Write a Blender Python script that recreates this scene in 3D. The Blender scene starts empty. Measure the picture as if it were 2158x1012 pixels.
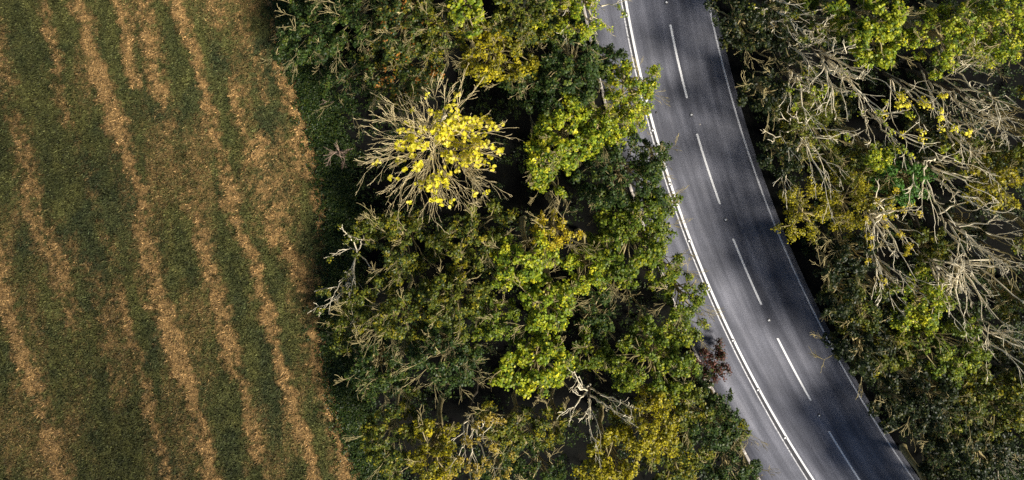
import bpy, math
import numpy as np
from mathutils import Vector

# ------------------------------------------------------------------ camera, sky, sun, exposure
scene = bpy.context.scene
W, HPX = 2158.0, 1012.0
FPX, ALT, TILT = 1800.0, 68.4, math.radians(5.0)      # focal length in photo pixels, drone altitude, tilt
PPX, PPY = 1080.0, -93.0                              # principal point (the photo is a crop)
cam_d = bpy.data.cameras.new('camera')
cam_d.sensor_width = 36.0
cam_d.lens = FPX / W * 36.0
cam_d.shift_x = (W / 2 - PPX) / W
cam_d.shift_y = (PPY - HPX / 2) / W
cam_d.clip_start, cam_d.clip_end = 0.5, 2000
cam = bpy.data.objects.new('camera', cam_d)
scene.collection.objects.link(cam)
cam.location = (0, 0, ALT)
cam.rotation_euler = (-TILT, 0, 0)
scene.camera = cam

SUN_EL, SUN_AZ = math.radians(47), math.atan2(0.90, -0.44)   # azimuth from +Y towards +X
world = bpy.data.worlds.new('World'); scene.world = world
world.use_nodes = True
wn = world.node_tree
sky = wn.nodes.new('ShaderNodeTexSky'); sky.sky_type = 'NISHITA'; sky.sun_disc = False
sky.sun_elevation = SUN_EL; sky.sun_rotation = SUN_AZ
bg = wn.nodes['Background']; bg.inputs['Strength'].default_value = 0.05
wn.links.new(sky.outputs[0], bg.inputs['Color'])
sun_d = bpy.data.lights.new('sun', 'SUN'); sun_d.energy = 5.0; sun_d.angle = math.radians(15)
sun_d.color = (1.0, 0.93, 0.82)
sun = bpy.data.objects.new('sun', sun_d); scene.collection.objects.link(sun)
to_sun = Vector((math.sin(SUN_AZ) * math.cos(SUN_EL), math.cos(SUN_AZ) * math.cos(SUN_EL), math.sin(SUN_EL)))
sun.rotation_euler = to_sun.to_track_quat('Z', 'Y').to_euler()
sun.location = to_sun * 60
scene.view_settings.view_transform = 'Standard'
scene.view_settings.look = 'None'
scene.view_settings.exposure = 0.6
scene.view_settings.gamma = 1.0
scene.render.engine = 'CYCLES'
scene.cycles.use_denoising = False
scene.cycles.sample_clamp_indirect = 2.0
scene.cycles.sample_clamp_direct = 8.0
scene.cycles.max_bounces = 6
scene.cycles.diffuse_bounces = 3
scene.cycles.transmission_bounces = 3

# ------------------------------------------------------------------ helpers
COL = scene.collection
def G(px, py, z=0.0):
    """world point at height z that stands where the photo shows it"""
    d = np.array([(px - PPX) / FPX, -(py - PPY) / FPX, -1.0])
    c, s = math.cos(-TILT), math.sin(-TILT)
    w = np.array([d[0], c * d[1] - s * d[2], s * d[1] + c * d[2]])
    t = (ALT - z) / -w[2]
    return np.array([w[0] * t, w[1] * t, z])
def scale_at(z): return FPX / (ALT - z)

def hashgrid(seed, n=256):
    return np.random.default_rng(seed).random((n, n))
_tabs = {}
def vnoise(x, y, seed=0):
    if seed not in _tabs: _tabs[seed] = hashgrid(seed)
    t = _tabs[seed]
    xi, yi = np.floor(x).astype(int), np.floor(y).astype(int)
    fx, fy = x - xi, y - yi
    fx, fy = fx * fx * (3 - 2 * fx), fy * fy * (3 - 2 * fy)
    a, b = t[xi % 256, yi % 256], t[(xi + 1) % 256, yi % 256]
    c, d = t[xi % 256, (yi + 1) % 256], t[(xi + 1) % 256, (yi + 1) % 256]
    return (a * (1 - fx) + b * fx) * (1 - fy) + (c * (1 - fx) + d * fx) * fy
def fbm(x, y, seed=0, o=4):
    s, a, n = 0, 1.0, 0
    for k in range(o):
        s = s + a * vnoise(x * 2 ** k, y * 2 ** k, seed + k); n += a; a *= .5
    return s / n
def nrm(v):
    return v / (np.linalg.norm(v, axis=-1, keepdims=True) + 1e-9)

def mesh_np(name, V, F, k, mat, tint=None, smooth=False):
    """V (n,3), F (m,k) -> mesh"""
    me = bpy.data.meshes.new(name)
    V = np.ascontiguousarray(V, dtype=np.float32); F = np.ascontiguousarray(F, dtype=np.int32)
    me.vertices.add(len(V)); me.vertices.foreach_set('co', V.ravel())
    me.loops.add(F.size); me.loops.foreach_set('vertex_index', F.ravel())
    me.polygons.add(len(F))
    me.polygons.foreach_set('loop_start', np.arange(0, F.size, k, dtype=np.int32))
    me.polygons.foreach_set('loop_total', np.full(len(F), k, dtype=np.int32))
    if smooth: me.polygons.foreach_set('use_smooth', np.ones(len(F), dtype=bool))
    if tint is not None:
        at = me.attributes.new('tint', 'FLOAT_COLOR', 'POINT')
        c4 = np.ones((len(V), 4), dtype=np.float32); c4[:, :3] = tint
        at.data.foreach_set('color', c4.ravel())
    me.update(calc_edges=True)
    if mat: me.materials.append(mat)
    return me
def link(name, me, parent=None, **props):
    o = bpy.data.objects.new(name, me); COL.objects.link(o)
    if parent is not None: o.parent = parent
    for k, v in props.items():
        if v is not None: o[k] = v
    return o
def thing(name, label, cat, loc=(0, 0, 0), group=None):
    o = bpy.data.objects.new(name, None); COL.objects.link(o)
    o.empty_display_size = .3
    o.location = loc; o['label'] = label; o['category'] = cat
    if group: o['group'] = group
    return o

# ------------------------------------------------------------------ materials
def new_mat(name):
    m = bpy.data.materials.new(name); m.use_nodes = True
    nt = m.node_tree
    return m, nt, nt.nodes['Principled BSDF'], nt.nodes['Material Output']
def N(nt, t, **kw):
    n = nt.nodes.new(t)
    for k, v in kw.items(): setattr(n, k, v)
    return n
def noise(nt, scale, detail=4, rough=.6, vec=None):
    n = N(nt, 'ShaderNodeTexNoise'); n.inputs['Scale'].default_value = scale
    n.inputs['Detail'].default_value = detail; n.inputs['Roughness'].default_value = rough
    if vec is not None: nt.links.new(vec, n.inputs['Vector'])
    return n
def ramp(nt, fac, stops):
    r = N(nt, 'ShaderNodeValToRGB'); e = r.color_ramp.elements
    while len(e) < len(stops): e.new(.5)
    for k, (p, c) in enumerate(stops):
        e[k].position = p; e[k].color = (*c, 1) if len(c) == 3 else c
    nt.links.new(fac, r.inputs[0]); return r
def mix(nt, a, b, fac, mode='MIX'):
    n = N(nt, 'ShaderNodeMix', data_type='RGBA', blend_type=mode)
    for s, v in ((0, fac), (6, a), (7, b)):
        if hasattr(v, 'is_linked'): nt.links.new(v, n.inputs[s])
        else: n.inputs[s].default_value = v if s == 0 else (*v, 1)
    return n.outputs[2]
def bump(nt, h, strength, dist, bs):
    b = N(nt, 'ShaderNodeBump'); b.inputs['Strength'].default_value = strength
    b.inputs['Distance'].default_value = dist
    nt.links.new(h, b.inputs['Height']); nt.links.new(b.outputs[0], bs.inputs['Normal'])

def leaf_material(name, trans=.3, rough=.5):
    m, nt, bs, out = new_mat(name)
    at = N(nt, 'ShaderNodeAttribute', attribute_name='tint')
    nt.links.new(at.outputs['Color'], bs.inputs['Base Color'])
    bs.inputs['Roughness'].default_value = rough
    bs.inputs['Specular IOR Level'].default_value = .25
    tr = N(nt, 'ShaderNodeBsdfTranslucent')
    g = N(nt, 'ShaderNodeGamma'); g.inputs[1].default_value = .9
    nt.links.new(at.outputs['Color'], g.inputs[0]); nt.links.new(g.outputs[0], tr.inputs[0])
    mx = N(nt, 'ShaderNodeMixShader'); mx.inputs[0].default_value = trans
    nt.links.new(bs.outputs[0], mx.inputs[1]); nt.links.new(tr.outputs[0], mx.inputs[2])
    nt.links.new(mx.outputs[0], out.inputs['Surface'])
    return m
M_LEAF = leaf_material('leaf_foliage', .32, .45)
M_GRASS = leaf_material('grass_blade', .2, .7)

def bark(name, c0, c1, scale=3):
    m, nt, bs, out = new_mat(name)
    tc = N(nt, 'ShaderNodeTexCoord')
    n = noise(nt, scale, 5, .65, tc.outputs['Object'])
    r = ramp(nt, n.outputs[0], [(.3, c0), (.62, c1)])
    nt.links.new(r.outputs[0], bs.inputs['Base Color'])
    bs.inputs['Roughness'].default_value = .85
    bs.inputs['Specular IOR Level'].default_value = .08
    n2 = noise(nt, 30, 3, .6, tc.outputs['Object'])
    bump(nt, n2.outputs[0], .4, .02, bs)
    return m
M_BARK = bark('bark_brown', (.05, .042, .032), (.13, .11, .08))
M_PALE = bark('bark_pale', (.66, .56, .36), (.88, .80, .60), 2)
M_TWIG = bark('bark_twig', (.22, .175, .075), (.50, .42, .21), 2)
M_BIRCH = bark('bark_birch_twig', (.46, .36, .17), (.76, .64, .37), 2)
M_RUST = bark('bark_russet', (.10, .05, .04), (.24, .13, .09), 2)
M_DRYSHRUB = bark('bark_dry_shrub', (.22, .15, .11), (.42, .31, .24), 2)

def plain(name, c0, c1, scale, rough=.8, bstr=.3):
    m, nt, bs, out = new_mat(name)
    tc = N(nt, 'ShaderNodeTexCoord')
    n = noise(nt, scale, 6, .65, tc.outputs['Object'])
    r = ramp(nt, n.outputs[0], [(.3, c0), (.7, c1)])
    nt.links.new(r.outputs[0], bs.inputs['Base Color']); bs.inputs['Roughness'].default_value = rough
    bump(nt, n.outputs[0], bstr, .02, bs)
    return m
M_STONE = plain('pale_stone', (.45, .40, .33), (.75, .70, .62), 6)
M_KERB = plain('kerb_concrete', (.16, .14, .12), (.62, .57, .52), 1.3)
M_DARKSTONE = plain('dark_stone', (.03, .03, .03), (.08, .08, .08), 9)
M_CAST = plain('stud_casing', (.03, .03, .035), (.07, .07, .075), 20, .5)
M_LENS = plain('stud_lens', (.75, .75, .75), (.85, .85, .85), 20, .2, .05)

# woodland floor
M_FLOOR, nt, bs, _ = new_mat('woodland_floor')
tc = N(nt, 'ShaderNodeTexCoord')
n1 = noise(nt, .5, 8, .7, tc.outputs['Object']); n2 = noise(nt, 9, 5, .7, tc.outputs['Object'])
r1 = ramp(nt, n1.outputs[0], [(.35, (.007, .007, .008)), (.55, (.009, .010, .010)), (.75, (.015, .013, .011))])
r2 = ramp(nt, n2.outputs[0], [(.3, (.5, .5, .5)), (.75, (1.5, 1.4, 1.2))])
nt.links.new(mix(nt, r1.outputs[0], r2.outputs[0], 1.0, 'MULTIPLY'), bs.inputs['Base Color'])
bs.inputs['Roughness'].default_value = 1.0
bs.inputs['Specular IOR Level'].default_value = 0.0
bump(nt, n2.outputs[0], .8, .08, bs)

# field soil/grass: tint attribute (dry straw or green) broken up with fine noise
M_FIELD, nt, bs, _ = new_mat('field_turf')
tc = N(nt, 'ShaderNodeTexCoord')
at = N(nt, 'ShaderNodeAttribute', attribute_name='tint')
n2 = noise(nt, 14, 6, .75, tc.outputs['Object'])
r2 = ramp(nt, n2.outputs[0], [(.3, (.35, .35, .35)), (.5, (.9, .9, .9)), (.72, (1.6, 1.55, 1.4))])
nt.links.new(mix(nt, at.outputs['Color'], r2.outputs[0], 1.0, 'MULTIPLY'), bs.inputs['Base Color'])
bs.inputs['Roughness'].default_value = .95
bs.inputs['Specular IOR Level'].default_value = .1
bump(nt, n2.outputs[0], 1.0, .06, bs)

# asphalt: uv = metres across / along
M_ROAD, nt, bs, _ = new_mat('asphalt')
uv = N(nt, 'ShaderNodeUVMap', uv_map='uv')
mp = N(nt, 'ShaderNodeMapping'); mp.inputs['Scale'].default_value = (.75, .045, 1)
nt.links.new(uv.outputs[0], mp.inputs[0])
ns = noise(nt, 1.5, 4, .55, mp.outputs[0])
rs = ramp(nt, ns.outputs[0], [(.33, (.055, .058, .076)), (.5, (.108, .112, .136)), (.68, (.185, .188, .218))])
nl = noise(nt, .35, 5, .6, uv.outputs[0])
rl = ramp(nt, nl.outputs[0], [(.3, (.78, .78, .78)), (.7, (1.2, 1.2, 1.2))])
ng = noise(nt, 16, 3, .8, uv.outputs[0])
rg = ramp(nt, ng.outputs[0], [(.33, (.35, .35, .36)), (.5, (.9, .9, .92)), (.68, (1.8, 1.8, 1.8))])
c = mix(nt, rs.outputs[0], rl.outputs[0], 1.0, 'MULTIPLY')
c = mix(nt, c, rg.outputs[0], 1.0, 'MULTIPLY')
nt.links.new(c, bs.inputs['Base Color'])
bs.inputs['Roughness'].default_value = .8
bump(nt, ng.outputs[0], .5, .01, bs)

def paint(name, wear, col):
    m, nt, bs, _ = new_mat(name)
    tc = N(nt, 'ShaderNodeTexCoord')
    a = noise(nt, 7, 6, .75, tc.outputs['Object'])
    r = ramp(nt, a.outputs[0], [(wear - .06, (.16, .16, .17)), (wear + .06, col)])
    nt.links.new(r.outputs[0], bs.inputs['Base Color']); bs.inputs['Roughness'].default_value = .6
    return m
M_PAINT = paint('road_paint', .27, (.8, .8, .8))
M_WORN = paint('road_paint_worn', .46, (.62, .62, .64))
M_THIN = paint('road_paint_dusty', .36, (.6, .6, .62))
M_SEAL = plain('joint_sealant', (.018, .018, .022), (.06, .06, .07), 5)

# ------------------------------------------------------------------ road geometry
P_LEFT = [(1319,0),(1337,100),(1355,175),(1375,265),(1410,380),(1437,450),(1456,504),(1495,606),(1545,716),(1595,811),(1620,855),(1653,916),(1715,1011)]
P_SECOND = [(1310,0),(1328,100),(1367,255),(1402,385),(1447,504),(1490,611),(1535,716),(1585,806),(1617,873),(1653,933),(1702,1011)]
P_CENTRE = [(1404,5),(1413,52),(1447,207),(1457,242),(1469,282),(1517,430),(1529,463),(1546,503),(1606,642),(1620,675),(1638,713),(1708,844),(1726,876),(1747,909),(1812,1012)]
P_RIGHT = [(1492,0),(1510,85),(1532,170),(1560,270),(1585,345),(1619,440),(1647,506),(1683,591),(1733,696),(1753,733),(1783,786),(1865,921),(1925,1011)]
P_KERB = [(1236,40),(1268,190),(1325,380),(1394,576),(1474,757),(1557,935),(1600,1008)]
def curve(pts, deg=3):
    w = np.array([G(*p) for p in pts]); y0, y1 = w[:, 1].min() - 1, w[:, 1].max() + 1
    c = np.polyfit(w[:, 1], w[:, 0], deg); d = np.polyder(c)
    def f(y):
        y = np.asarray(y, float); yc = np.clip(y, y0, y1)
        # beyond the frame the bend goes on gently
        e = y - yc
        return np.polyval(c, yc) + np.polyval(d, yc) * e + np.where(e < 0, .004, .002) * e * e * np.where(e < 0, 1, -0.0)
    return f
cl, cs_, cc, cr, ck = curve(P_LEFT), curve(P_SECOND), curve(P_CENTRE), curve(P_RIGHT), curve(P_KERB)
def yof(p): return G(*p)[1]

YS = np.arange(-110, 60.01, .5)
def strip(name, xl, xr, z, mat, ncol=2, thick=.0, ys=YS, **kw):
    """sheet along the road between two curves; uv in metres"""
    t = np.linspace(0, 1, ncol)
    X = xl(ys)[:, None] * (1 - t) + xr(ys)[:, None] * t
    Y = np.repeat(ys[:, None], ncol, 1)
    V = np.stack([X, Y, np.full_like(X, z)], -1).reshape(-1, 3)
    ar = (np.arange(len(ys) - 1)[:, None] * ncol + np.arange(ncol - 1)).ravel()
    F = np.stack([ar, ar + 1, ar + ncol + 1, ar + ncol], 1)
    U = np.stack([(X - cl(ys)[:, None]) * .93, np.repeat(ys[:, None] * 1.1, ncol, 1)], -1).reshape(-1, 2)
    if thick:
        n0 = len(V); L = np.arange(len(ys)) * ncol; R_ = L + ncol - 1
        lo = np.concatenate([V[L], V[R_]]); lo[:, 2] -= thick
        V = np.concatenate([V, lo]); U = np.concatenate([U, U[L], U[R_]])
        a, b = np.arange(len(ys) - 1), np.arange(len(ys) - 1) + len(ys)
        F = np.concatenate([F, np.stack([L[:-1], L[1:], n0 + a + 1, n0 + a], 1), np.stack([R_[1:], R_[:-1], n0 + b, n0 + b + 1], 1)])
    me = mesh_np(name, V, F, 4, mat)
    uvl = me.uv_layers.new(name='uv')
    uvl.data.foreach_set('uv', U[F.ravel()].astype(np.float32).ravel())
    return link(name, me, **kw)

# ground sheet
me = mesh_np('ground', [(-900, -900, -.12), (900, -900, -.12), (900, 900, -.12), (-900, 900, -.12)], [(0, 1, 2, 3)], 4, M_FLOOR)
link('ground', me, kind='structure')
road = strip('road', lambda y: ck(y) + .1, lambda y: cr(y) + .55, 0.0, M_ROAD, 14, .14, kind='structure')
wl = .095
def off(f, d): return lambda y: f(y) + d
strip('edge_line', off(cl, -wl), off(cl, wl), .005, M_PAINT, parent=road)
strip('joint_seal', lambda y: cs_(y) + .04, lambda y: cl(y) - wl - .01, .004, M_SEAL, parent=road)
strip('worn_edge_line', off(cs_, -.075), off(cs_, .035), .005, M_WORN, parent=road)
strip('edge_line', off(cr, -.07), off(cr, .07), .005, M_THIN, parent=road)
dash_ends = [((1413,52),(1447,207)),((1469,282),(1517,430)),((1546,503),(1606,642)),((1638,713),(1708,844)),((1747,909),(1814,1018))]
D = [(yof(a), yof(b)) for a, b in dash_ends]
per = D[0][0] - D[1][0]; ln = D[0][0] - D[0][1]
for k in range(1, 5): D.append((D[0][0] + per * k, D[0][1] + per * k))
per2 = D[3][0] - D[4][0]
for k in range(1, 5): D.append((D[4][0] - per2 * k, D[4][1] - per2 * k))
for a, b in D:
    strip('centre_dash', off(cc, -.085), off(cc, .085), .005, M_PAINT, ys=np.linspace(b, a, 9), parent=road)

# kerb of pale stones along the left shoulder
kerb = bpy.data.objects.new('kerb', None); COL.objects.link(kerb); kerb['kind'] = 'structure'
def box_mesh(name, sx, sy, sz, mat, bev=.015):
    x, y, z, b = sx / 2, sy / 2, sz, bev
    V = [(-x, -y, 0), (x, -y, 0), (x, y, 0), (-x, y, 0), (-x, -y, z - b), (x, -y, z - b), (x, y, z - b), (-x, y, z - b),
         (-x + b, -y + b, z), (x - b, -y + b, z), (x - b, y - b, z), (-x + b, y - b, z)]
    F = [(3, 2, 1, 0), (0, 1, 5, 4), (1, 2, 6, 5), (2, 3, 7, 6), (3, 0, 4, 7), (4, 5, 9, 8), (5, 6, 10, 9), (6, 7, 11, 10), (7, 4, 8, 11), (8, 9, 10, 11)]
    return mesh_np(name, V, F, 4, mat)
kme = box_mesh('kerb_stone', .22, .97, .3, M_KERB, .03)
rng = np.random.default_rng(5)
y = -66.0
while y < 4:
    dx = float(ck(y + .01) - ck(y - .01)) / .02
    o = link('kerb_stone', kme, kerb)
    o.location = (float(ck(y)) - .015 + rng.normal(0, .008), y, -.22 + rng.normal(0, .012))
    o.rotation_euler = (0, 0, -math.atan(dx) + rng.normal(0, .01))
    y += 1.0 / math.sqrt(1 + dx * dx)

# ------------------------------------------------------------------ field
edge_pts = [(596,-60),(600,40),(607,110),(640,190),(668,270),(690,350),(702,430),(705,500),(700,560),(695,650),(700,740),(720,850),(750,950),(790,1030),(830,1100)]
EW = np.array([G(*p) for p in edge_pts]); EW = EW[np.argsort(EW[:, 1])]
def fedge(y): return np.interp(y, EW[:, 1], EW[:, 0]) + .25 * (vnoise(np.asarray(y) * .9, np.asarray(y) * 0, 77) - .5)
STRIPES = [  # photo polyline, half width px, strength
 ([(150,-40),(165,0),(185,60),(200,150)], 13, .8),
 ([(240,-40),(250,10),(262,80),(275,130),(294,182)], 9, 1.0),
 ([(210,150),(235,230),(250,290),(280,380),(300,470),(320,560),(340,640),(365,720),(390,790),(420,880),(450,1012),(460,1060)], 17, 1.0),
 ([(290,-40),(300,0),(320,120),(345,230),(375,330),(400,420),(430,520),(455,610),(480,700),(505,790),(530,880),(545,960)], 15, .72),
 ([(360,-40),(370,0),(400,90),(420,170),(450,290),(475,360),(490,430),(510,490),(535,560),(560,660),(590,780),(620,870),(650,960),(675,1050)], 11, .95),
 ([(440,-40),(450,0),(480,130),(510,260),(540,320)], 14, .6),
 ([(540,300),(560,350),(580,450),(610,530),(640,600),(670,700),(690,800),(710,900),(735,980),(765,1060)], 26, .8),
 ([(575,-40),(585,70),(590,150),(615,190),(640,270),(668,360),(688,480)], 14, .95),
 ([(85,-40),(100,40),(130,190),(140,260),(165,310),(200,420),(230,540),(260,640),(275,710),(300,790),(320,870),(355,1000),(370,1060)], 10, .68),
 ([(-20,60),(0,120),(30,250),(50,330),(65,430),(110,540),(140,640),(170,700)], 22, .62),
 ([(-20,500),(0,570),(25,690),(50,760),(80,840),(110,920),(130,1012),(140,1060)], 15, .9),
 ([(605,190),(600,240),(620,300),(632,345),(645,370)], 7, .8),
 ([(485,-40),(500,20),(530,110),(560,210)], 12, .45),
 ([(190,560),(215,640),(240,760),(250,860)], 14, .4),
]
SW = [(np.array([G(*p)[:2] for p in pl]), hw / 26.3, st) for pl, hw, st in STRIPES]
def dryness(x, y):
    """0 green .. 1 dry straw, from the mown rows"""
    d = np.zeros_like(x)
    wx = x + 1.0 * (fbm(x * .45, y * .45, 11) - .5) + 1.1 * (fbm(x * 1.5, y * 1.5, 15) - .5)
    wy = y
    for pl, hw, st in SW:
        best = np.full(x.shape, 9e9)
        for a, b in zip(pl[:-1], pl[1:]):
            ab = b - a; L = ab @ ab
            t = np.clip(((wx - a[0]) * ab[0] + (wy - a[1]) * ab[1]) / L, 0, 1)
            q = np.hypot(wx - a[0] - t * ab[0], wy - a[1] - t * ab[1])
            best = np.minimum(best, q)
        w = hw * (.5 + 1.6 * fbm(x * .3 + hw * 50, y * .25, 21))
        al = np.clip(fbm(x * .12 + hw * 90, y * .22, 23) * 3.4 - .65, .75 if st >= .9 else .35, 1)
        d = np.maximum(d, st * al * np.clip(1.3 - best / w * .8, 0, 1))
    patch = np.clip((fbm(x * .55, y * .13, 31) - .45) * 2.6, 0, .55)
    fine = (fbm(x * 3.0, y * 3.0, 41, 3) - .5) * 1.5
    return np.clip(np.maximum(d, patch * .8) * (.75 + .5 * fbm(x * .8, y * .8, 51)) + fine * (.25 + d), 0, 1)
GREEN_A, GREEN_B = np.array([.048, .057, .020]), np.array([.112, .112, .034])
TEAL = np.array([.026, .044, .024])
DRY_A, DRY_B = np.array([.085, .056, .020]), np.array([.36, .225, .088])
def field_colour(x, y, rnd):
    d = dryness(x, y)[:, None]
    g = fbm(x * .35, y * .2, 61)[:, None]; h = fbm(x * 1.2, y * .9, 67)[:, None]
    gr = GREEN_A + (GREEN_B - GREEN_A) * np.clip(h * 1.6 - .3, 0, 1)
    gr = gr * (.72 + .75 * fbm(x * 2.4, y * 2.4, 63, 3)[:, None])
    gr = gr + (TEAL - gr) * np.clip((g - .52) * 3, 0, .4)
    dr = DRY_A + (DRY_B - DRY_A) * np.clip(.9 * d + .5 * (rnd[:, None] - .5), 0, 1)
    m = np.clip((d - .18) * 1.9 + .75 * (rnd[:, None] - .5), 0, 1)
    c = gr * (1 - m) + dr * m
    # lens vignette painted into the grass colour, darker to the lower left
    vignette = np.clip((-x - 18) / 18 + (-y - 30) / 50, 0, 1)[:, None] * .40 * (fbm(x * .15, y * .15, 71)[:, None] + .5)
    return c * (1 - vignette), d[:, 0]

gx = np.concatenate([np.arange(-140, -52, 2.0), np.arange(-52, -12.0, .16)])
gy = np.concatenate([np.arange(-120, -62, 2.0), np.arange(-62, -4, .16), np.arange(-4, 70, 2.0)])
X, Y = np.meshgrid(gx, gy)
xe = fedge(Y)
# slide the columns so the field ends at the wood edge
s = (xe + .4 - gx[0]) / (gx[-1] - gx[0])
Xf = gx[0] + (X - gx[0]) * s
Z = -.04 + .05 * (fbm(Xf * 1.6, Y * 1.6, 81) - .5) + .12 * (fbm(Xf * .25, Y * .25, 85) - .5)
rng = np.random.default_rng(8)
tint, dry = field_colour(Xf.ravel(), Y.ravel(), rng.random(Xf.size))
Z = Z + (.09 * dry.reshape(Z.shape)) + .13 * (fbm(Xf * 3.2, Y * 3.2, 88, 2) - .5)
Z = Z - .38 * np.clip((Xf - xe + .9 + 1.2 * (fbm(Xf * 1.1, Y * 1.1, 93) - .5)) / 1.3, 0, 1)   # ragged fall to the wood floor
nr, nc = X.shape
ar = (np.arange(nr - 1)[:, None] * nc + np.arange(nc - 1)).ravel()
F = np.stack([ar, ar + 1, ar + nc + 1, ar + nc], 1)
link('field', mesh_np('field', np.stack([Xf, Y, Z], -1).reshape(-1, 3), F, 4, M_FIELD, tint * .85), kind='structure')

def blades(P, H_, Wd, lean, rng):
    """three-sided blades: P (n,3)"""
    n = len(P); az = rng.random(n) * 2 * np.pi
    side = np.stack([np.cos(az), np.sin(az), np.zeros(n)], 1)
    az2 = rng.random(n) * 2 * np.pi
    tip = np.stack([np.cos(az2) * lean, np.sin(az2) * lean, np.sqrt(np.clip(1 - lean ** 2, .02, 1))], 1)
    tip[:, 1] -= .12
    V = np.stack([P - side * Wd[:, None] / 2, P + side * Wd[:, None] / 2, P + tip * H_[:, None]], 1).reshape(-1, 3)
    return V, np.arange(3 * n).reshape(-1, 3)
def on_field(n, rng, x0=-50, y0=-60, y1=-6):
    y = rng.uniform(y0, y1, n); x = rng.uniform(x0, -10.5, n)
    k = x < fedge(y) + .15
    return x[k], y[k]
rng = np.random.default_rng(12)
x, y = on_field(420000, rng)
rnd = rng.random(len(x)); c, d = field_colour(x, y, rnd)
isdry = rng.random(len(x)) < np.clip((d - .25) * 1.6, 0, .97)
z = -.05 + .12 * (fbm(x * .25, y * .25, 85) - .5) + .08 * d + .13 * (fbm(x * 3.2, y * 3.2, 88, 2) - .5)
P = np.stack([x, y, z], 1)
for nm, sel in (('field_grass', ~isdry), ('mown_straw', isdry)):
    p = P[sel]; n = len(p)
    hh = rng.uniform(.10, .24, n) if nm == 'field_grass' else rng.uniform(.14, .30, n)
    le = rng.uniform(.35, .9, n) if nm == 'field_grass' else rng.uniform(.75, .98, n)
    V, F = blades(p, hh, rng.uniform(.05, .13, n), le, rng)
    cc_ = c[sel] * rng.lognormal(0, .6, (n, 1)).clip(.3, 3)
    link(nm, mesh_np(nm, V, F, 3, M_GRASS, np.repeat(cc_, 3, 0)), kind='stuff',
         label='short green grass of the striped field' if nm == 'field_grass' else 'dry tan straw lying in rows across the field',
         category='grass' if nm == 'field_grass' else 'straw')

# ------------------------------------------------------------------ trees
PAL = {
 'DG': [((.026,.050,.012),4),((.044,.074,.013),3),((.09,.115,.015),1.2)],
 'G':  [((.056,.088,.008),4),((.105,.138,.010),3),((.20,.21,.011),1.6)],
 'DK': [((.012,.020,.006),4),((.022,.033,.007),3),((.055,.057,.008),1)],  # DG darkened: shade and vignette of the right wood put into the leaf colour
 'YG': [((.12,.165,.010),4),((.22,.24,.012),3),((.36,.34,.015),1.2),((.06,.10,.012),1.5)],
 'OL': [((.060,.076,.010),4),((.10,.112,.010),3),((.19,.165,.010),1.5),((.03,.048,.010),2)],
 'OR': [((.042,.064,.012),4),((.065,.085,.012),3),((.16,.14,.012),1.2),((.26,.11,.02),.8),((.025,.042,.012),2)],
 'MU': [((.17,.155,.008),4),((.25,.215,.008),3),((.34,.28,.01),1),((.08,.085,.01),2)],
 'GO': [((.36,.28,.012),3),((.28,.24,.012),3),((.45,.33,.015),1)],
 'YE': [((.74,.64,.045),3),((.64,.60,.035),3),((.78,.62,.09),1)],
 'FG': [((.05,.13,.02),4),((.09,.18,.025),3)],
 'RB': [((.07,.028,.02),3),((.12,.045,.03),2),((.03,.04,.015),2)],
 'TA': [((.30,.22,.03),3),((.22,.17,.02),2)],
}
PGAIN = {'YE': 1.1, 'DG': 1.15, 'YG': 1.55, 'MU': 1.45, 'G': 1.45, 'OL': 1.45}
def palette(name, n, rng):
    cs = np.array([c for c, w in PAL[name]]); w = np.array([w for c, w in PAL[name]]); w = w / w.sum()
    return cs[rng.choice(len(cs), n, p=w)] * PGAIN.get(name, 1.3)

class Acc:
    def __init__(s): s.V, s.F, s.n = [], [], 0
    def tube(s, path, rad, k):
        path = np.asarray(path, float); rad = np.asarray(rad, float); m = len(path)
        t = nrm(np.gradient(path, axis=0))
        ref = np.where(np.abs(t[:, 2:3]) > .9, [[1., 0, 0]], [[0, 0, 1.]])
        u = nrm(np.cross(t, ref)); v = np.cross(t, u)
        a = np.arange(k) * 2 * np.pi / k
        ring = path[:, None] + rad[:, None, None] * (u[:, None] * np.cos(a)[:, None] + v[:, None] * np.sin(a)[:, None])
        i = (np.arange(m - 1)[:, None] * k + np.arange(k)); j = (np.arange(m - 1)[:, None] * k + (np.arange(k) + 1) % k)
        s.F.append(np.stack([i, j, j + k, i + k], -1).reshape(-1, 4) + s.n)
        s.V.append(ring.reshape(-1, 3)); s.n += m * k
    def mesh(s, name, mat, origin):
        return mesh_np(name, np.concatenate(s.V) - origin, np.concatenate(s.F), 4, mat, smooth=True)

def curved(p0, p1, rng, n=6, bend=.12, sag=0.0):
    p0, p1 = np.asarray(p0, float), np.asarray(p1, float)
    t = np.linspace(0, 1, n)[:, None]; L = np.linalg.norm(p1 - p0)
    o = rng.normal(0, bend * L, 3)
    path = p0 + (p1 - p0) * t + o * np.sin(np.pi * t) + np.array([0, 0, sag * L]) * np.sin(np.pi * t)
    j = rng.normal(0, .02 * L, (n, 3)); j[0] = j[-1] = 0
    return path + j

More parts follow.
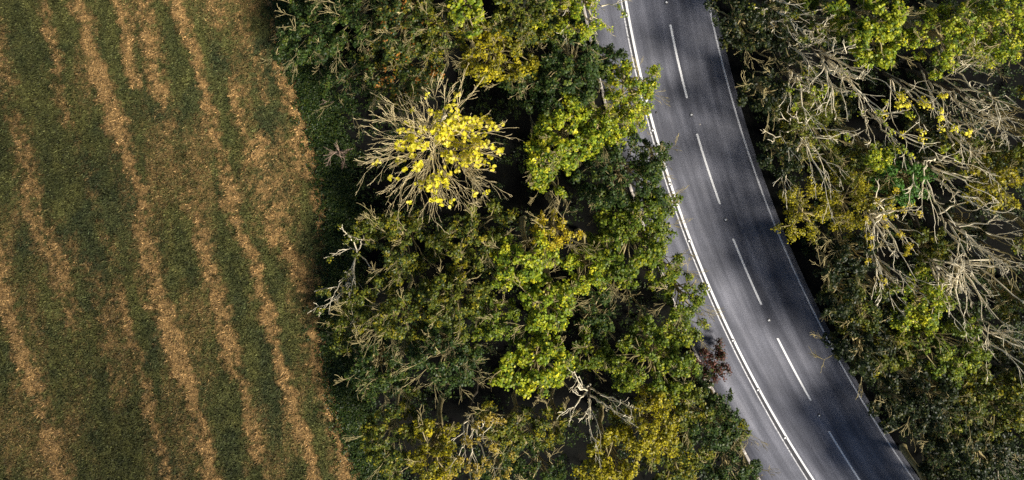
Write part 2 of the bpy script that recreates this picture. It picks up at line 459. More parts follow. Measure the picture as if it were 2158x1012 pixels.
def grow(acc, path, r0, r1, lvl, rng, kids, sides, up=.12, spread=(.45, .95), ends=None, lf=(.35, .62)):
    m = len(path); rad = np.linspace(r0, r1, m)
    acc.tube(path, rad, sides[min(lvl, len(sides) - 1)])
    L = np.linalg.norm(np.diff(path, axis=0), axis=1).sum()
    if ends is not None: ends.append((path[-1], lvl))
    if lvl >= len(kids): return
    for k in range(kids[lvl]):
        t = rng.uniform(.22, .97) if k else 1.0
        f = t * (m - 1); i = min(int(f), m - 2); q = path[i] + (path[i + 1] - path[i]) * (f - i)
        d = nrm(path[i + 1] - path[i]); pr = nrm(np.cross(d, rng.normal(0, 1, 3)))
        a = rng.uniform(*spread) if k else rng.uniform(.1, .4)
        d2 = nrm(d * math.cos(a) + pr * math.sin(a) + np.array([0, 0, up]))
        l2 = L * rng.uniform(*lf) * (1.15 - .45 * t)
        grow(acc, curved(q, q + d2 * l2, rng, 5 if lvl < 1 else 4, .06), max((r0 + (r1 - r0) * t) * .62, min(.021, r1 * 1.3)), max(r1 * .7, .012), lvl + 1, rng, kids, sides, up, spread, ends, lf)

def leaf_mesh(P, Nn, S, C, rng, origin):
    n = len(P)
    t = nrm(np.cross(Nn, rng.normal(0, 1, (n, 3)))); b = np.cross(Nn, t); S = S[:, None]
    V = np.stack([P - t * S * .5, P + b * S * .34 + Nn * S * .08 , P + t * S * .5 - Nn * S * .08, P - b * S * .34 + Nn * S * .08], 1).reshape(-1, 3)
    return mesh_np('crown', V - origin, np.arange(4 * n).reshape(-1, 4), 4, M_LEAF, np.repeat(C, 4, 0))

def place(px, py, R, H, zc, lean):
    c = G(px, py, zc); Rm = R / scale_at(zc)
    base = np.array([c[0] - lean[0] * zc, c[1] - lean[1] * zc, -.12])
    return c, base, Rm

WOOD_L, WOOD_R = 'trees of the wood left of the road', 'trees of the wood right of the road'
tree_no = [0]
def leafy(px, py, R, H, pal, label, lean=(0, 0), dens=1.0, twigs=14, leaf=(.13, .24), acc2=None, name='leafy_tree', squash=.8, twmat=None, gap=1.0, cat='tree'):
    tree_no[0] += 1; rng = np.random.default_rng(1000 + tree_no[0])
    zc = H * .72
    c, base, Rm = place(px, py, R, H, zc, lean)
    Rz = min(Rm * squash, H * .4); top = H - Rz * .85
    root = thing(name, label, cat, base, WOOD_L if base[0] < cc(base[1]) else WOOD_R)
    acc = Acc()
    r0 = .035 * H ** .85
    ctr = np.array([c[0], c[1], zc])
    tp = curved(base, ctr + np.array([0, 0, -.2 * Rz]), rng, 7, .03)
    acc.tube(tp, np.linspace(r0, r0 * .45, 7), 7)
    acc.tube(np.stack([base, base + [0, 0, .25]]), [r0 * 1.5, r0], 7)
    nc = max(9, int(9.5 * Rm ** 1.25 * gap))
    ph = rng.random(3) * 6.28
    PP, NN, SP = [], [], []
    ga = 2.39996
    for i in range(nc):
        zz = 1 - (i + .5) / nc * 1.38          # 1 .. -.38
        az = i * ga + rng.normal(0, .35) + ph[2]
        rr = math.sqrt(max(0, 1 - zz * zz))
        lob = 1 + .20 * math.sin(2 * az + ph[0]) + .14 * math.sin(3 * az + ph[1])
        fr = rng.uniform(.62, 1.04)
        cp = ctr + np.array([math.cos(az) * rr * Rm * lob * fr, math.sin(az) * rr * Rm * lob * fr, zz * Rz * fr + rng.normal(0, .12)])
        k = rng.integers(3, 7); start = tp[min(k, 6)]
        acc.tube(curved(start, cp, rng, 6, .08, .06), np.linspace(r0 * .34, .03, 6), 4)
        rc = Rm * rng.uniform(.17, .31) * (1.25 if nc < 14 else 1)
        ns = max(4, int(8 * (rc / .6) ** 1.2))
        for j in range(ns):
            d = nrm(rng.normal(0, 1, 3) + np.array([0, 0, .35]))
            sp = cp + d * rc * rng.uniform(.45, 1.1) * np.array([1, 1, .75])
            acc.tube(np.stack([cp, (cp + sp) / 2 + rng.normal(0, .04, 3), sp]), [.028, .02, .012], 3)
            nlf = int(rng.uniform(22, 40) * dens)
            rs = rng.uniform(.22, .42)
            dd = nrm(rng.normal(0, 1, (nlf, 3)))
            pp = sp + dd * rs * rng.uniform(.25, 1.05, (nlf, 1)) * np.array([1, 1, .7])
            nn = nrm(dd * .8 + np.array([0, 0, .9]) + rng.normal(0, .45, (nlf, 3)))
            PP.append(pp); NN.append(nn); SP.append(np.full(nlf, len(SP)))
        if rng.random() < .7 * twigs / nc:
            d = nrm((cp - ctr) * [1, 1, .6] / Rm + rng.normal(0, .3, 3) + [0, 0, .35])
            grow(acc2 or acc, curved(cp, cp + d * rng.uniform(.8, 1.7), rng, 5, .1), .024, .012, 1, rng, (0, 5, 3), (4, 3, 3), spread=(.25, .7), lf=(.4, .7))
    P, NV, S = np.concatenate(PP), np.concatenate(NN), np.concatenate(SP)
    spc = palette(pal, S.max() + 1, rng) * rng.uniform(.75, 1.3, (S.max() + 1, 1))
    C = np.where(rng.random((len(P), 1)) < .62, spc[S], palette(pal, len(P), rng)) * rng.uniform(.7, 1.35, (len(P), 1))
    link('trunk', acc.mesh('trunk', twmat or M_TWIG, base), root)
    link('crown', leaf_mesh(P, NV, rng.uniform(*leaf, len(P)), C, rng, base), root)
    return root

def bare(px, py, R, H, label, lean=(0, 0), mat=None, limbs=6, kids=(4, 2, 2), tuft=None, ntuft=0, name='bare_tree', thick=1.0, fork=.42, cat='tree', up=.1):
    tree_no[0] += 1; rng = np.random.default_rng(3000 + tree_no[0])
    mat = mat or M_PALE
    zc = H * .82
    c, base, Rm = place(px, py, R, H, zc, lean)
    root = thing(name, label, cat, base, WOOD_L if base[0] < cc(base[1]) else WOOD_R)
    r0 = .012 * H * thick + .03
    lv = np.array([lean[0], lean[1], 1.0])
    acc = Acc()
    tp = curved(base, base + lv * H * .66, rng, 9, .025)
    acc.tube(tp, np.linspace(r0 * 1.25, r0 * .6, 9), 7)
    acc.tube(np.stack([base, base + [0, 0, .3]]), [r0 * 2, r0 * 1.2], 7)
    link('trunk', acc.mesh('trunk', M_BARK if cat == 'tree' else mat, base), root)
    ends = []; ga = 2.39996; a0 = rng.random() * 6.28
    for i in range(limbs):
        t = fork / .66 + (1 - fork / .66) * (i / max(1, limbs - 1)); f = t * 8; k = min(int(f), 7)
        q = tp[k] + (tp[k + 1] - tp[k]) * (f - k)
        az = a0 + i * ga + rng.normal(0, .3)
        rr = Rm * rng.uniform(.55, 1.0) * (1.0 if i < limbs - 1 else .2)
        end = base + lv * H * rng.uniform(.74, 1.0); end[:2] += np.array([math.cos(az), math.sin(az)]) * rr
        a = Acc()
        pth = curved(q, end, rng, 8, .045, -.04)
        grow(a, pth, r0 * .66, r0 * .22, 0, rng, kids, (5, 4, 3, 3), up, spread=(.28, .7), ends=ends)
        link('limb', a.mesh('limb', mat, base), root)
    if tuft:
        PP, NN = [], []
        pick = rng.choice(len(ends), min(ntuft, len(ends)), replace=False)
        for e in pick:
            p = ends[e][0]; n = rng.integers(16, 34)
            dd = nrm(rng.normal(0, 1, (n, 3)))
            PP.append(p + dd * rng.uniform(.05, .34, (n, 1))); NN.append(nrm(dd * .6 + [0, 0, .9] + rng.normal(0, .4, (n, 3))))
        P, NV = np.concatenate(PP), np.concatenate(NN)
        C = palette(tuft, len(P), rng) * rng.uniform(.75, 1.3, (len(P), 1))
        link('crown', leaf_mesh(P, NV, rng.uniform(.13, .22, len(P)), C, rng, base), root)
    return root

def birch(px, py, R, H, label):
    rng = np.random.default_rng(77)
    zc = H * .72
    c, base, Rm = place(px, py, R, H, zc, (0, 0))
    root = thing('birch_tree', label, 'tree', base, WOOD_L)
    acc = Acc()
    tp = curved(base, base + np.array([0, 0, H * .86]), rng, 10, .015)
    acc.tube(tp, np.linspace(.17, .05, 10), 8); acc.tube(np.stack([base, base + [0, 0, .3]]), [.3, .17], 8)
    link('trunk', acc.mesh('trunk', M_PALE, base), root)
    ends = []; nb = 38
    for i in range(nb):
        t = .34 + .60 * (i / (nb - 1)) ** 1.3; f = t * 9; k = min(int(f), 8)
        q = tp[k] + (tp[k + 1] - tp[k]) * (f - k)
        az = i * 2.39996 + rng.normal(0, .2)
        rr = Rm * rng.uniform(.72, 1.05) * (1 - .45 * max(0, t - .6) / .4)
        end = np.array([q[0] + math.cos(az) * rr, q[1] + math.sin(az) * rr, q[2] + (H - q[2]) * rng.uniform(.35, .8)])
        a = Acc()
        pth = curved(q, end, rng, 9, .03, .14)
        grow(a, pth, .036, .012, 0, rng, (8, 3, 2), (4, 3, 3, 3), -.02, spread=(.18, .55), ends=ends, lf=(.28, .5))
        link('limb', a.mesh('limb', M_BIRCH, base), root)
    # yellow leaf sprays, mostly in the top and on the far right side
    lms = []
    for v in range(5):
        r2 = np.random.default_rng(500 + v); n = 6
        pos = r2.normal(0, .10, (n, 3)); nn = nrm(r2.normal(0, .5, (n, 3)) + [0, 0, 1])
        t = nrm(np.cross(nn, r2.normal(0, 1, (n, 3)))); b = np.cross(nn, t); S = r2.uniform(.22, .32, (n, 1))
        # rounded leaf of six corners
        V = np.stack([pos - t * S * .5, pos - t * S * .2 + b * S * .36, pos + t * S * .22 + b * S * .34, pos + t * S * .55, pos + t * S * .22 - b * S * .34, pos - t * S * .2 - b * S * .36], 1).reshape(-1, 3)
        C = palette('YE', n, r2) * r2.uniform(.8, 1.15, (n, 1))
        lms.append(mesh_np('leaf_spray', V, np.arange(6 * n).reshape(-1, 6), 6, M_LEAF, np.repeat(C, 6, 0)))
    E = np.array([e[0] for e in ends])
    cx, cy = c[0], c[1]
    ux, uy = (E[:, 0] - cx) / Rm, (E[:, 1] - cy) / Rm
    w = np.exp(-((ux - .55) ** 2 / .12 + (uy - .35) ** 2 / .14)) + .55 * np.exp(-((ux + .15) ** 2 / .2 + (uy - .1) ** 2 / .08)) + .25 * np.exp(-((ux - .05) ** 2 / .05 + (uy + .45) ** 2 / .12)) + .012
    pick = rng.choice(len(E), 290, replace=False, p=w / w.sum())
    for k, e in enumerate(pick):
        o = link('leaf_spray', lms[k % 5], root)
        o.location = Vector(E[e] - base); o.rotation_euler = (rng.normal(0, .3), rng.normal(0, .3), rng.random() * 6.28)
        s_ = rng.uniform(.8, 1.25); o.scale = (s_, s_, s_)
    return root

birch(915, 312, 118, 11.5, 'wide bare-twigged birch with bright yellow leaves, beside the dark gap')

LT = [  # px, py, R px, H m, palette, label, extra
 (655,70,72,7.5,'DG','dark green tree at the field edge, top left corner of the wood',dict(twigs=22)),
 (750,35,82,9,'DG','dark green twiggy tree second from the field along the top edge',dict(twigs=24)),
 (845,55,85,9.5,'OR','dark tree with rusty orange leaf tips at the top edge, above the yellow birch',dict(twigs=26)),
 (735,165,72,7,'DG','shaded dark tree left of the rusty-leaved trees, nearest the straw strip',dict(twigs=16,dens=.8)),
 (850,150,80,8,'OR','dark tree with orange and yellow sprays directly above the birch',dict(twigs=26)),
 (925,55,62,9,'OL','olive tree with pale twigs just left of the big-leaved yellow-green top',dict(twigs=26)),
 (985,12,48,11,'YG','bright yellow-green large-leaved treetop cut by the upper edge',dict(leaf=(.2,.32),twigs=8)),
 (1040,112,72,9,'MU','mustard-yellow rounded crown above and right of the birch',dict(twigs=6)),
 (1108,175,50,8,'DG','narrow dark ivy-green tree between the mustard crown and the glossy green one',dict(twigs=8)),
 (1115,35,70,9.5,'OL','olive-green crown at the top edge, midway between birch and road',dict(twigs=14)),
 (1205,20,66,10,'YG','yellow-green crown with pale twigs reaching toward the road at the top edge',dict(twigs=16)),
 (1205,135,85,8.5,'DG','big glossy dark green crown below the pale-twigged treetop by the road',dict(twigs=6,leaf=(.16,.26))),
 (1328,185,62,8,'YG','yellow-green tree leaning out over the white edge line',dict(twigs=14,squash=1.1,dens=.85)),
 (1330,245,42,7,'YG','small yellow-green crown hanging over the shoulder beneath the overhanging tree',dict(twigs=8)),
 (1185,285,78,9.5,'YG','bright yellow-green crown right of the dark gap beside the birch',dict(twigs=12,leaf=(.17,.28))),
 (1262,265,52,8.5,'YG','lime crown between the bright yellow-green tree and the road shoulder',dict(twigs=8)),
 (1150,370,42,8.5,'YG','drooping yellow-tipped bough tree at the foot of the bright yellow-green crown',dict(twigs=6)),
 (1310,375,88,8.5,'DG','dark green small-leaved crown beside the second centre dash',dict(twigs=12)),
 (1330,495,92,9,'G','large bright green crown bulging toward the road in mid picture',dict(twigs=8,leaf=(.16,.26))),
 (1232,565,56,9,'YG','rounded lime-green crown left of the large bright green one',dict(twigs=4)),
 (1165,490,48,10,'GO','sparse golden tree with few leaves above the bright yellow-green column',dict(twigs=14,dens=.55,gap=.8)),
 (1105,545,68,10,'YG','bright yellow-green crown directly below the sparse golden tree',dict(twigs=6,leaf=(.17,.28))),
 (1150,645,66,10,'YG','yellow-edged bright crown in the middle of the bright column of trees',dict(twigs=10,leaf=(.17,.28))),
 (1130,760,74,10,'YG','lowest bright yellow-green large-leaved crown of the bright column',dict(twigs=8,leaf=(.18,.3))),
 (1000,495,78,9,'OL','olive-green crown just below the birch',dict(twigs=14)),
 (850,505,82,8.5,'OL','olive twiggy crown below left of the birch',dict(twigs=30)),
 (960,620,84,9.5,'OL','olive-green crown left of the bright column, centre of the wood',dict(twigs=16)),
 (845,650,88,9,'OL','twiggy olive crown behind the pale-branched tree at the field edge',dict(twigs=34)),
 (745,690,62,7,'OL','low olive crown with pale twigs at the field edge',dict(twigs=26)),
 (1040,670,56,9.5,'G','mid-green crown tucked against the bright yellow-green column',dict(twigs=8)),
 (940,745,76,9.5,'DG','dark green crown with hanging pale twigs above the lower dark gap',dict(twigs=26)),
 (800,770,74,8,'DG','dark green crown beside the straw strip in the lower wood',dict(twigs=18)),
 (1252,655,50,7,'DG','shaded low dark crown below the rounded lime one',dict(twigs=6,dens=.8)),
 (1438,625,48,7,'G','green roadside crown touching the worn edge line',dict(twigs=10)),
 (1400,560,40,7,'G','small green crown bulging over the shoulder beside the third dash',dict(twigs=6)),
 (1240,735,52,7.5,'G','small green crown with a few yellow leaves right of the bright column',dict(twigs=10)),
 (1375,755,84,8.5,'G','glossy green crown left of the russet shrub',dict(twigs=4,leaf=(.15,.25))),
 (825,905,78,8.5,'OL','rounded olive crown at the field edge near the bottom',dict(twigs=10)),
 (915,960,68,10,'MU','mustard-yellow crown cut by the bottom edge, left of the tan-leaved bare tree',dict(twigs=8)),
 (1085,905,66,9,'OL','olive crown at lower centre, below the bright column',dict(twigs=12)),
 (1165,895,44,7.5,'OL','dim olive crown behind the pale bare tree at lower centre',dict(twigs=10,dens=.8)),
 (1365,895,74,9.5,'MU','mustard-topped crown right of the pale bare tree at lower centre',dict(twigs=4)),
 (1285,975,74,9.5,'MU','mustard-olive crown cut by the bottom edge, below the pale bare tree',dict(twigs=4)),
 (1440,850,58,8,'OL','olive-green crown between the mustard-topped tree and the roadside trees',dict(twigs=4)),
 (1500,895,58,7,'DG','dark green roadside tree with a few yellow leaves near the lower left shoulder',dict(twigs=10)),
 (1420,965,66,8.5,'OL','olive crown at the bottom edge, left of the lowest roadside tree',dict(twigs=4)),
 (1530,975,50,6.5,'DG','lowest dark roadside tree, beside the pale kerb at the bottom edge',dict(twigs=8)),
 (1135,985,58,7.5,'DG','shaded dark green crown at the bottom edge, lower centre',dict(twigs=4,dens=.8)),
 (1040,985,50,7.5,'DG','dark crown at the bottom edge beneath the tan-leaved bare tree',dict(twigs=4,dens=.8)),
 (1278,120,34,4.5,'DG','low dark roadside bush at the shoulder below the topmost pale twigs',dict(twigs=6,name='bush',cat='bush')),
 (1375,330,36,5,'DG','low dark bush at the shoulder beside the second centre dash',dict(twigs=6,name='bush',cat='bush')),
 (1395,430,34,5,'G','low green bush at the shoulder between second and third centre dashes',dict(twigs=6,name='bush',cat='bush')),
 (1440,690,38,4,'G','low green bush at the shoulder above the russet shrub',dict(twigs=6,name='bush',cat='bush')),
 (1462,800,40,3.6,'DG','low dark bush left of the cream stones',dict(twigs=6,name='bush',cat='bush')),
 (1512,858,34,3.2,'DG','low dark bush just below the lowest cream stone',dict(twigs=6,name='bush',cat='bush')),
 (1552,905,30,3,'OL','low olive bush reaching onto the shoulder above the bare kerb stones',dict(twigs=6,name='bush',cat='bush')),
 (1578,985,26,2.6,'DG','small dark bush at the shoulder near the bottom edge',dict(twigs=6,name='bush',cat='bush')),
 # right of the road
 (1820,650,54,10,'OL','dim olive crown just right of the dark roadside crown below mid height',dict(twigs=4)),
 (1870,740,56,10,'OL','dim olive crown between the big green-yellow crown and the road',dict(twigs=4)),
 (2050,800,54,10,'OL','olive crown between the big green-yellow crown and the broad olive one',dict(twigs=6)),
 (1975,965,50,9,'DK','dark crown at the bottom edge of the right wood',dict(twigs=3)),
 (2060,950,72,11,'DK','shaded dark crown left of the bare tree in the lower right corner',dict(twigs=3)),
 (1985,300,48,7,'OL','dim olive crown below the slender yellow-leaved sapling',dict(twigs=4,dens=.8)),
 (2110,330,46,7,'OL','dim olive crown above the yellow leafy crown at right',dict(twigs=4,dens=.8)),
 (1960,520,50,7,'OL','dim olive crown left of the large leaning bare tree',dict(twigs=4,dens=.8)),
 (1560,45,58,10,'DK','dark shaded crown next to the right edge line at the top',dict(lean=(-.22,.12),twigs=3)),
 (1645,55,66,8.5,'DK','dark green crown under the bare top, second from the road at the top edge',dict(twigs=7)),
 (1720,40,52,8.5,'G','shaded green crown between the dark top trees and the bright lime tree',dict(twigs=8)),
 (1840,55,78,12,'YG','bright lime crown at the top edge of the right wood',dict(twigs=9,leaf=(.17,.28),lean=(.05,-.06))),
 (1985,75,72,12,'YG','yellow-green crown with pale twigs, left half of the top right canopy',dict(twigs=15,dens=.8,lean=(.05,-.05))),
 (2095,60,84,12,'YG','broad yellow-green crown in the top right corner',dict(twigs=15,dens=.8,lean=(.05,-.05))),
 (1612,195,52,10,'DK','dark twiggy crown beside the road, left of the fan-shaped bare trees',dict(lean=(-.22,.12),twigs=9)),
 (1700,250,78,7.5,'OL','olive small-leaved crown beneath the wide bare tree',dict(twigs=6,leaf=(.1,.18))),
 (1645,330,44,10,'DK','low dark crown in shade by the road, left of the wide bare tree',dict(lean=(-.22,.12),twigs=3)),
 (1695,450,60,10.5,'MU','mustard-speckled crown overhanging the dark verge in mid picture',dict(lean=(-.22,.12),twigs=3,leaf=(.1,.18),dens=.8)),
 (1775,430,64,8.5,'MU','mustard-olive crown right of the mustard-speckled roadside one',dict(twigs=4,leaf=(.1,.18),dens=.8)),
 (1780,345,52,7,'OL','dim olive crown below the wide bare tree',dict(twigs=3)),
 (1848,332,30,9.5,'YG','small bright yellow-green tuft-like crown left of the fresh green one',dict(twigs=2,lean=(.06,-.08))),
 (1905,375,52,8.5,'FG','fresh mid-green crown in the middle of the right wood',dict(twigs=2)),
 (1850,420,50,7,'OL','dim olive crown under the fresh green one',dict(twigs=3,dens=.8)),
 (2095,390,56,10.5,'MU','yellow leafy crown near the right edge at mid height',dict(twigs=9,dens=.7,lean=(.08,-.1))),
 (2040,345,44,9.5,'OL','thin olive crown left of the yellow leafy crown near the right edge',dict(twigs=9,dens=.6,lean=(.08,-.1))),
 (1930,640,66,10.5,'YG','yellow-green crown in the lower right wood, above the olive-green one',dict(twigs=7,dens=.8,lean=(.05,-.07))),
 (1975,735,80,10,'G','big green-yellow crown in the lower right wood',dict(twigs=4,lean=(.05,-.07))),
 (2095,845,84,9.5,'OL','broad olive crown near the lower right edge',dict(twigs=9,lean=(.05,-.07))),
 (2015,865,52,11,'OL','olive crown left of the broad one near the lower right edge',dict(twigs=4,lean=(.05,-.07))),
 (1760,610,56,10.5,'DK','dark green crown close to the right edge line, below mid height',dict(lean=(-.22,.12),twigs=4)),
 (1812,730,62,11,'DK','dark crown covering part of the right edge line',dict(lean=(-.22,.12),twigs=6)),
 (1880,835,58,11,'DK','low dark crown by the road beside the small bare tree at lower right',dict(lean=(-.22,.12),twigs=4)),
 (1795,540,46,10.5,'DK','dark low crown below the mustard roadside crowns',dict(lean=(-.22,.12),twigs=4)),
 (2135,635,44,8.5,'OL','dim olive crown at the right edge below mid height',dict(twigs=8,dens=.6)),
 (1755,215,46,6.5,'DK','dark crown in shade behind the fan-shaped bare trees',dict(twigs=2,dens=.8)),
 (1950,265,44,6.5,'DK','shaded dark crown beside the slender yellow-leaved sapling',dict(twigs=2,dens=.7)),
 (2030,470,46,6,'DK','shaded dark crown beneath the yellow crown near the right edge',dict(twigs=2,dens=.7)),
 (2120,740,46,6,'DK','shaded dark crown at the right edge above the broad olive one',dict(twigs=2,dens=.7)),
 (2005,915,60,11.5,'DK','dark crown added for its shade, left of the lower right bare tree',dict(twigs=4)),  # added crown, placed to cast shade on the right lane
 (1960,835,62,12,'DK','tall dark crown added for its shade, below the big green-yellow crown',dict(twigs=4)),  # added to close a sunlit gap in the right lane's shade
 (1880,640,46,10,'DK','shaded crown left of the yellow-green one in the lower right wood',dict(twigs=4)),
]
for px, py, R, H, pal, lab, kw in LT:
    if pal in ('OL', 'DG') and 680 < px < 1100: R *= .92
    if px < 900: H *= .66 if px < 780 else .82     # the wood is lower towards the field
    leafy(px, py, R, H, pal, lab, **kw)

for k, (px, py, R, H) in enumerate([(2235,120,80,12),(2240,330,85,12),(2235,520,80,11),(2240,700,85,11),(2235,900,85,10),(2150,1095,80,11),(2010,1100,80,11.5),(2090,1180,90,12),(2200,1290,95,12),(2120,1250,90,12)]):
    leafy(px, py, R, H, 'OL', 'added unseen shade tree just beyond the edge of the picture, lower or right side', twigs=4)  # unseen trees added to shade the woodland floor and the right lane

LN = (.12, -.16)
BT = [
 (745,550,68,5.5,'pale bare-branched tree spreading over the field edge',dict(limbs=8,kids=(3,3,2),mat=M_PALE,tuft='OL',ntuft=30)),
 (722,625,48,4.5,'small pale twiggy tree at the field edge, below the spreading bare one',dict(limbs=6,kids=(3,3,2),tuft='OL',ntuft=18)),
 (1240,15,62,10.5,'pale bare treetop at the upper edge with twigs reaching the shoulder',dict(limbs=8,kids=(3,3,2),tuft='YG',ntuft=20)),
 (1325,640,38,5.5,'small brown leafless tree in the gap beneath the large green roadside crown',dict(limbs=5,mat=M_TWIG,kids=(3,3,2))),
 (995,925,60,9.5,'bare tree with tan leaves on its right side near the bottom',dict(limbs=6,tuft='TA',ntuft=60,kids=(3,3,2))),
 (1245,870,80,9.5,'pale bare tree alone in the dark gap at lower centre',dict(limbs=6,kids=(4,3,2))),
 (1655,38,46,10.5,'bare pale treetop over the dark crowns at the top, near the road',dict(limbs=6,tuft='OL',ntuft=14,lean=(.04,-.08))),
 (1600,110,34,8,'dim little bare tree nearest the right edge line at the top',dict(limbs=4,mat=M_TWIG,kids=(3,3,2))),
 (1725,60,34,9.5,'thin bare tree left of the bright lime crown',dict(limbs=4,kids=(3,3,2),lean=(.06,-.1))),
 (1685,110,24,9.5,'smallest pale bare top above the two fan-shaped bare trees',dict(limbs=3,kids=(3,3,2),lean=(.08,-.12))),
 (1702,180,52,10,'fan-shaped pale bare tree with a green-yellow centre, left of its whiter twin',dict(limbs=7,tuft='YG',ntuft=12,lean=(.02,-.16))),
 (1775,150,62,11.5,'brightest white fan-shaped bare tree below the lime crown',dict(limbs=7,thick=1.25,lean=(.14,-.18))),
 (1705,310,88,9.5,'wide pale bare tree near the road, above the mustard-speckled crowns',dict(limbs=9,lean=(.02,-.08),kids=(3,3,2))),
 (1875,270,52,10.5,'bare tree with a green tuft, between the wide bare tree and the yellow sapling',dict(limbs=6,tuft='YG',ntuft=16,lean=LN)),
 (1945,215,48,11,'slender leaning sapling with a few bright yellow leaf tufts',dict(limbs=4,tuft='YE',ntuft=26,kids=(3,3,2),lean=(.2,-.26),name='sapling',fork=.3)),
 (2060,140,58,11.5,'bare branches just below the yellow-green canopy at top right',dict(limbs=5,kids=(3,3,2),lean=(.2,-.16))),
 (2075,225,68,11,'long-limbed bare tree in the dark gap below the top right canopy',dict(limbs=5,kids=(3,3,2),lean=(.22,-.12))),
 (1998,195,46,9.5,'thin bare tree between the yellow sapling and the long-limbed bare tree',dict(limbs=4,kids=(3,3,2),lean=LN)),
 (2140,260,42,11,'dense tan bare tree at the right edge in the upper half',dict(limbs=6,mat=M_TWIG,lean=(.05,-.18))),
 (2085,255,40,9,'small forked white tree left of the tan bare one at the right edge',dict(limbs=4,kids=(3,3,2),lean=LN)),
 (2000,385,78,11,'many-branched leaning bare tree left of the yellow crown near the right edge',dict(limbs=8,lean=(.16,-.18),kids=(3,3,2))),
 (2045,300,50,10,'thin-branched bare tree above the yellow crown near the right edge',dict(limbs=5,kids=(3,3,2),lean=LN)),
 (1872,490,74,10.5,'thick white bare tree with yellow leaves at its right, centre of the right wood',dict(limbs=8,thick=1.3,tuft='GO',ntuft=18,lean=(.04,-.1))),
 (1745,515,28,6,'little crooked bare tree by the verge below the mustard crowns',dict(limbs=3,kids=(3,3,2),mat=M_TWIG)),
 (1875,590,42,10,'downward fan of bare twigs below the thick white bare tree',dict(limbs=5,lean=(.04,-.2),kids=(3,3,2))),
 (2065,515,78,11,'large leaning bare tree near the right edge just below mid height',dict(limbs=7,lean=(.2,-.16),kids=(3,3,2))),
 (2005,595,62,10.5,'bare tree left of the tall white leaning trunk in the lower right wood',dict(limbs=6,lean=(.14,-.2),kids=(3,3,2))),
 (2085,615,72,11.5,'tall white leaning trunk with bare forks in the lower right wood',dict(limbs=6,thick=1.25,lean=(.18,-.24),kids=(3,3,2))),
 (2108,735,62,11,'low-leaning pair of bare limbs at the right edge, lower half',dict(limbs=5,lean=(.24,-.2),kids=(3,3,2))),
 (1925,855,46,7.5,'small bare tree among dark crowns at lower right beside the road',dict(limbs=5,mat=M_TWIG,kids=(3,3,2))),
 (2105,965,56,8.5,'bare tree in the lower right corner',dict(limbs=6,lean=(.05,-.12),kids=(3,3,2))),
 (2125,560,46,10,'thin bare tree at the right edge beside the large leaning one',dict(limbs=4,mat=M_TWIG,kids=(3,3,2),lean=LN)),
]
for px, py, R, H, lab, kw in BT: bare(px, py, R, H, lab, **kw)
# shrubs
bare(712,328,24,1.9,'small dry brown shrub in the dark grass beside the straw strip',mat=M_DRYSHRUB,limbs=9,kids=(5,3),name='shrub',fork=.12,thick=2.0,cat='shrub')
bare(690,215,12,1.2,'tiny dry shrub between the straw strip and the shaded trees',mat=M_DRYSHRUB,limbs=5,kids=(4,2),name='shrub',fork=.12,thick=2,cat='shrub')
bare(1500,770,34,2.2,'sparse reddish-brown shrub on the road shoulder beside the white stones',mat=M_RUST,limbs=10,kids=(5,3,2),tuft='RB',ntuft=70,name='shrub',fork=.1,cat='shrub')
bare(1520,735,18,1.3,'little dark red sprig growing out over the shoulder',mat=M_RUST,limbs=4,kids=(4,2),tuft='RB',ntuft=10,name='shrub',fork=.15,cat='shrub')

# ------------------------------------------------------------------ undergrowth (uncountable)
def undergrowth(name, label, poly_test, n, pal, seed, zr, rs):
    rng = np.random.default_rng(seed)
    x, y = poly_test(n, rng)
    k = fbm(x * .5, y * .5, seed) > (.44 if seed != 99 else .2)
    x, y = x[k], y[k]; m = 14
    ctr = np.stack([x, y, rng.uniform(*zr, len(x)) * fbm(x * .6, y * .6, seed + 5)], 1)
    dd = nrm(rng.normal(0, 1, (len(x), m, 3)))
    P = (ctr[:, None] + dd * rng.uniform(.05, rs, (len(x), m, 1)) * [1, 1, .6]).reshape(-1, 3)
    P[:, 2] = np.maximum(P[:, 2], -.08)
    NV = nrm(rng.normal(0, .5, P.shape) + [0, 0, 1])
    C = palette(pal, len(P), rng) * rng.uniform(.5, 1.1, (len(P), 1))
    me = leaf_mesh(P, NV, rng.uniform(.1, .2, len(P)), C, rng, np.zeros(3))
    link(name, me, kind='stuff', label=label, category='undergrowth')
def left_wood(n, rng):
    y = rng.uniform(-60, -2, n); t = rng.random(n); a, b = fedge(y) + .5, ck(y) - .35
    return a + (b - a) * t, y
def right_wood(n, rng):
    y = rng.uniform(-64, -2, n); a = cr(y) + 1.3
    return a + (48 - a) * rng.random(n) , y
def margin(n, rng):
    y = rng.uniform(-60, -2, n)
    return fedge(y) + rng.normal(.7, .8, n), y
undergrowth('left_wood_undergrowth', 'dark low undergrowth on the floor of the left wood', left_wood, 5000, 'DG', 91, (.1, 1.2), .4)
undergrowth('right_wood_undergrowth', 'dark low undergrowth on the floor of the right wood', right_wood, 9000, 'DG', 95, (.1, 2.6), .45)
undergrowth('field_margin_weeds', 'dark green weeds along the edge of the field', margin, 11000, 'DG', 99, (.0, .6), .3)

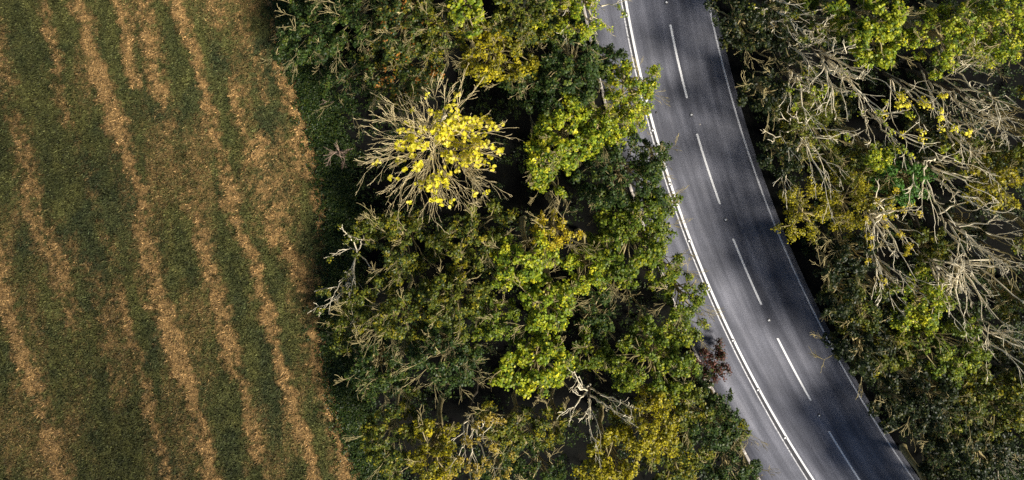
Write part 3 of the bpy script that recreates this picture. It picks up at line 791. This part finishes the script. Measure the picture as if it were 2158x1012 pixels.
# ------------------------------------------------------------------ road studs and stones
def stud_meshes():
    a = np.arange(12) * 2 * np.pi / 12
    V = [(math.cos(t) * r, math.sin(t) * r * 1.15, z) for r, z in ((.17, 0), (.15, .012), (.08, .016)) for t in a] + [(0, 0, .012)]
    F = [(i + 12 * k, (i + 1) % 12 + 12 * k, (i + 1) % 12 + 12 * (k + 1), i + 12 * (k + 1)) for k in range(2) for i in range(12)]
    V2, F2 = V[24:], [(i, (i + 1) % 12, 12) for i in range(12)]
    case = mesh_np('casing', V[:36], F, 4, M_CAST)
    lens = box_mesh('reflector', .15, .14, .04, M_LENS, .012)
    return case, lens
SC, SL = stud_meshes()
ORD = ['first', 'second', 'third', 'fourth', 'fifth', 'sixth', 'seventh', 'eighth', 'ninth']
def stud(px, py, label, group):
    p = G(px, py); t = thing('road_stud', label, 'road stud', (p[0], p[1], .006), group)
    dx = float(cc(p[1] + .1) - cc(p[1] - .1)) / .2; t.rotation_euler = (0, 0, -math.atan(dx))
    link('casing', SC, t)
    o = link('reflector', SL, t); o.location = (0, .01, .006)
for (px, py), lab in zip([(1404,5),(1457,242),(1529,463),(1620,675),(1726,876)],
     ['white road stud above the topmost centre dash', 'white road stud between the first and second centre dashes from the top', 'white road stud between the second and third centre dashes from the top',
      'white road stud between the third and fourth centre dashes from the top', 'white road stud between the fourth and fifth centre dashes from the top']):
    stud(px, py, lab, 'studs in the gaps of the centre line')
for k, (px, py) in enumerate([(1320,32),(1375,275),(1411,388),(1452,508),(1494,610),(1544,718),(1597,822),(1654,923)]):
    stud(px, py, f'{ORD[k]} road stud from the top between the left pair of edge lines', 'studs along the left edge line')

def stone(px, py, size, label, mat, seed, z=0.0):
    r = np.random.default_rng(seed)
    nu, nv = 8, 5
    V = [(0, 0, .5)]
    for i in range(1, nv):
        for j in range(nu):
            th, ph = math.pi * i / nv, 2 * math.pi * j / nu
            V.append((math.sin(th) * math.cos(ph) * .5, math.sin(th) * math.sin(ph) * .5, math.cos(th) * .5))
    V.append((0, 0, -.5)); V = np.array(V) * r.uniform(.78, 1.15, (len(V), 1)) * size
    V[:, 2] -= V[:, 2].min()
    V[:, 2] *= .75
    bm_f = [(0, 1 + j, 1 + (j + 1) % nu) for j in range(nu)]
    for i in range(nv - 2):
        for j in range(nu):
            a, b, c_, d_ = 1 + i * nu + j, 1 + i * nu + (j + 1) % nu, 1 + (i + 1) * nu + (j + 1) % nu, 1 + (i + 1) * nu + j
            bm_f += [(a, d_, c_), (a, c_, b)]
    e = len(V) - 1; o0 = 1 + (nv - 2) * nu
    bm_f += [(e, o0 + (j + 1) % nu, o0 + j) for j in range(nu)]
    p = G(px, py, z); o = link('stone', mesh_np('stone', V, bm_f, 3, mat), label=label, category='stone', group='loose stones by the road')
    o.location = (p[0], p[1], z - .01); o.rotation_euler = (0, 0, r.random() * 6)
stone(1464, 744, (.34, .28, .24), 'upper white stone left of the russet shrub', M_STONE, 1)
stone(1470, 756, (.30, .42, .26), 'larger white stone touching the russet shrub', M_STONE, 2)
stone(1487, 799, (.28, .55, .24), 'long white stone lying below the russet shrub', M_STONE, 3)
stone(1494, 814, (.34, .3, .22), 'squat cream stone just below the long white one', M_STONE, 4)
stone(1508, 846, (.3, .4, .22), 'lowest cream stone among the roadside leaves', M_STONE, 5)
stone(1383, 237, (.16, .22, .1), 'small dark stone on the road beside the left edge line', M_DARKSTONE, 6)
stone(1475, 262, (.12, .12, .08), 'tiny pale stone on the centre line gap', M_STONE, 7)
print('trees', tree_no[0], 'tris', sum(len(m.loop_triangles) or sum(max(0, p.loop_total - 2) for p in m.polygons) for m in bpy.data.meshes if len(m.polygons) < 2000), [ (m.name,len(m.polygons)) for m in bpy.data.meshes if len(m.polygons) > 60000])
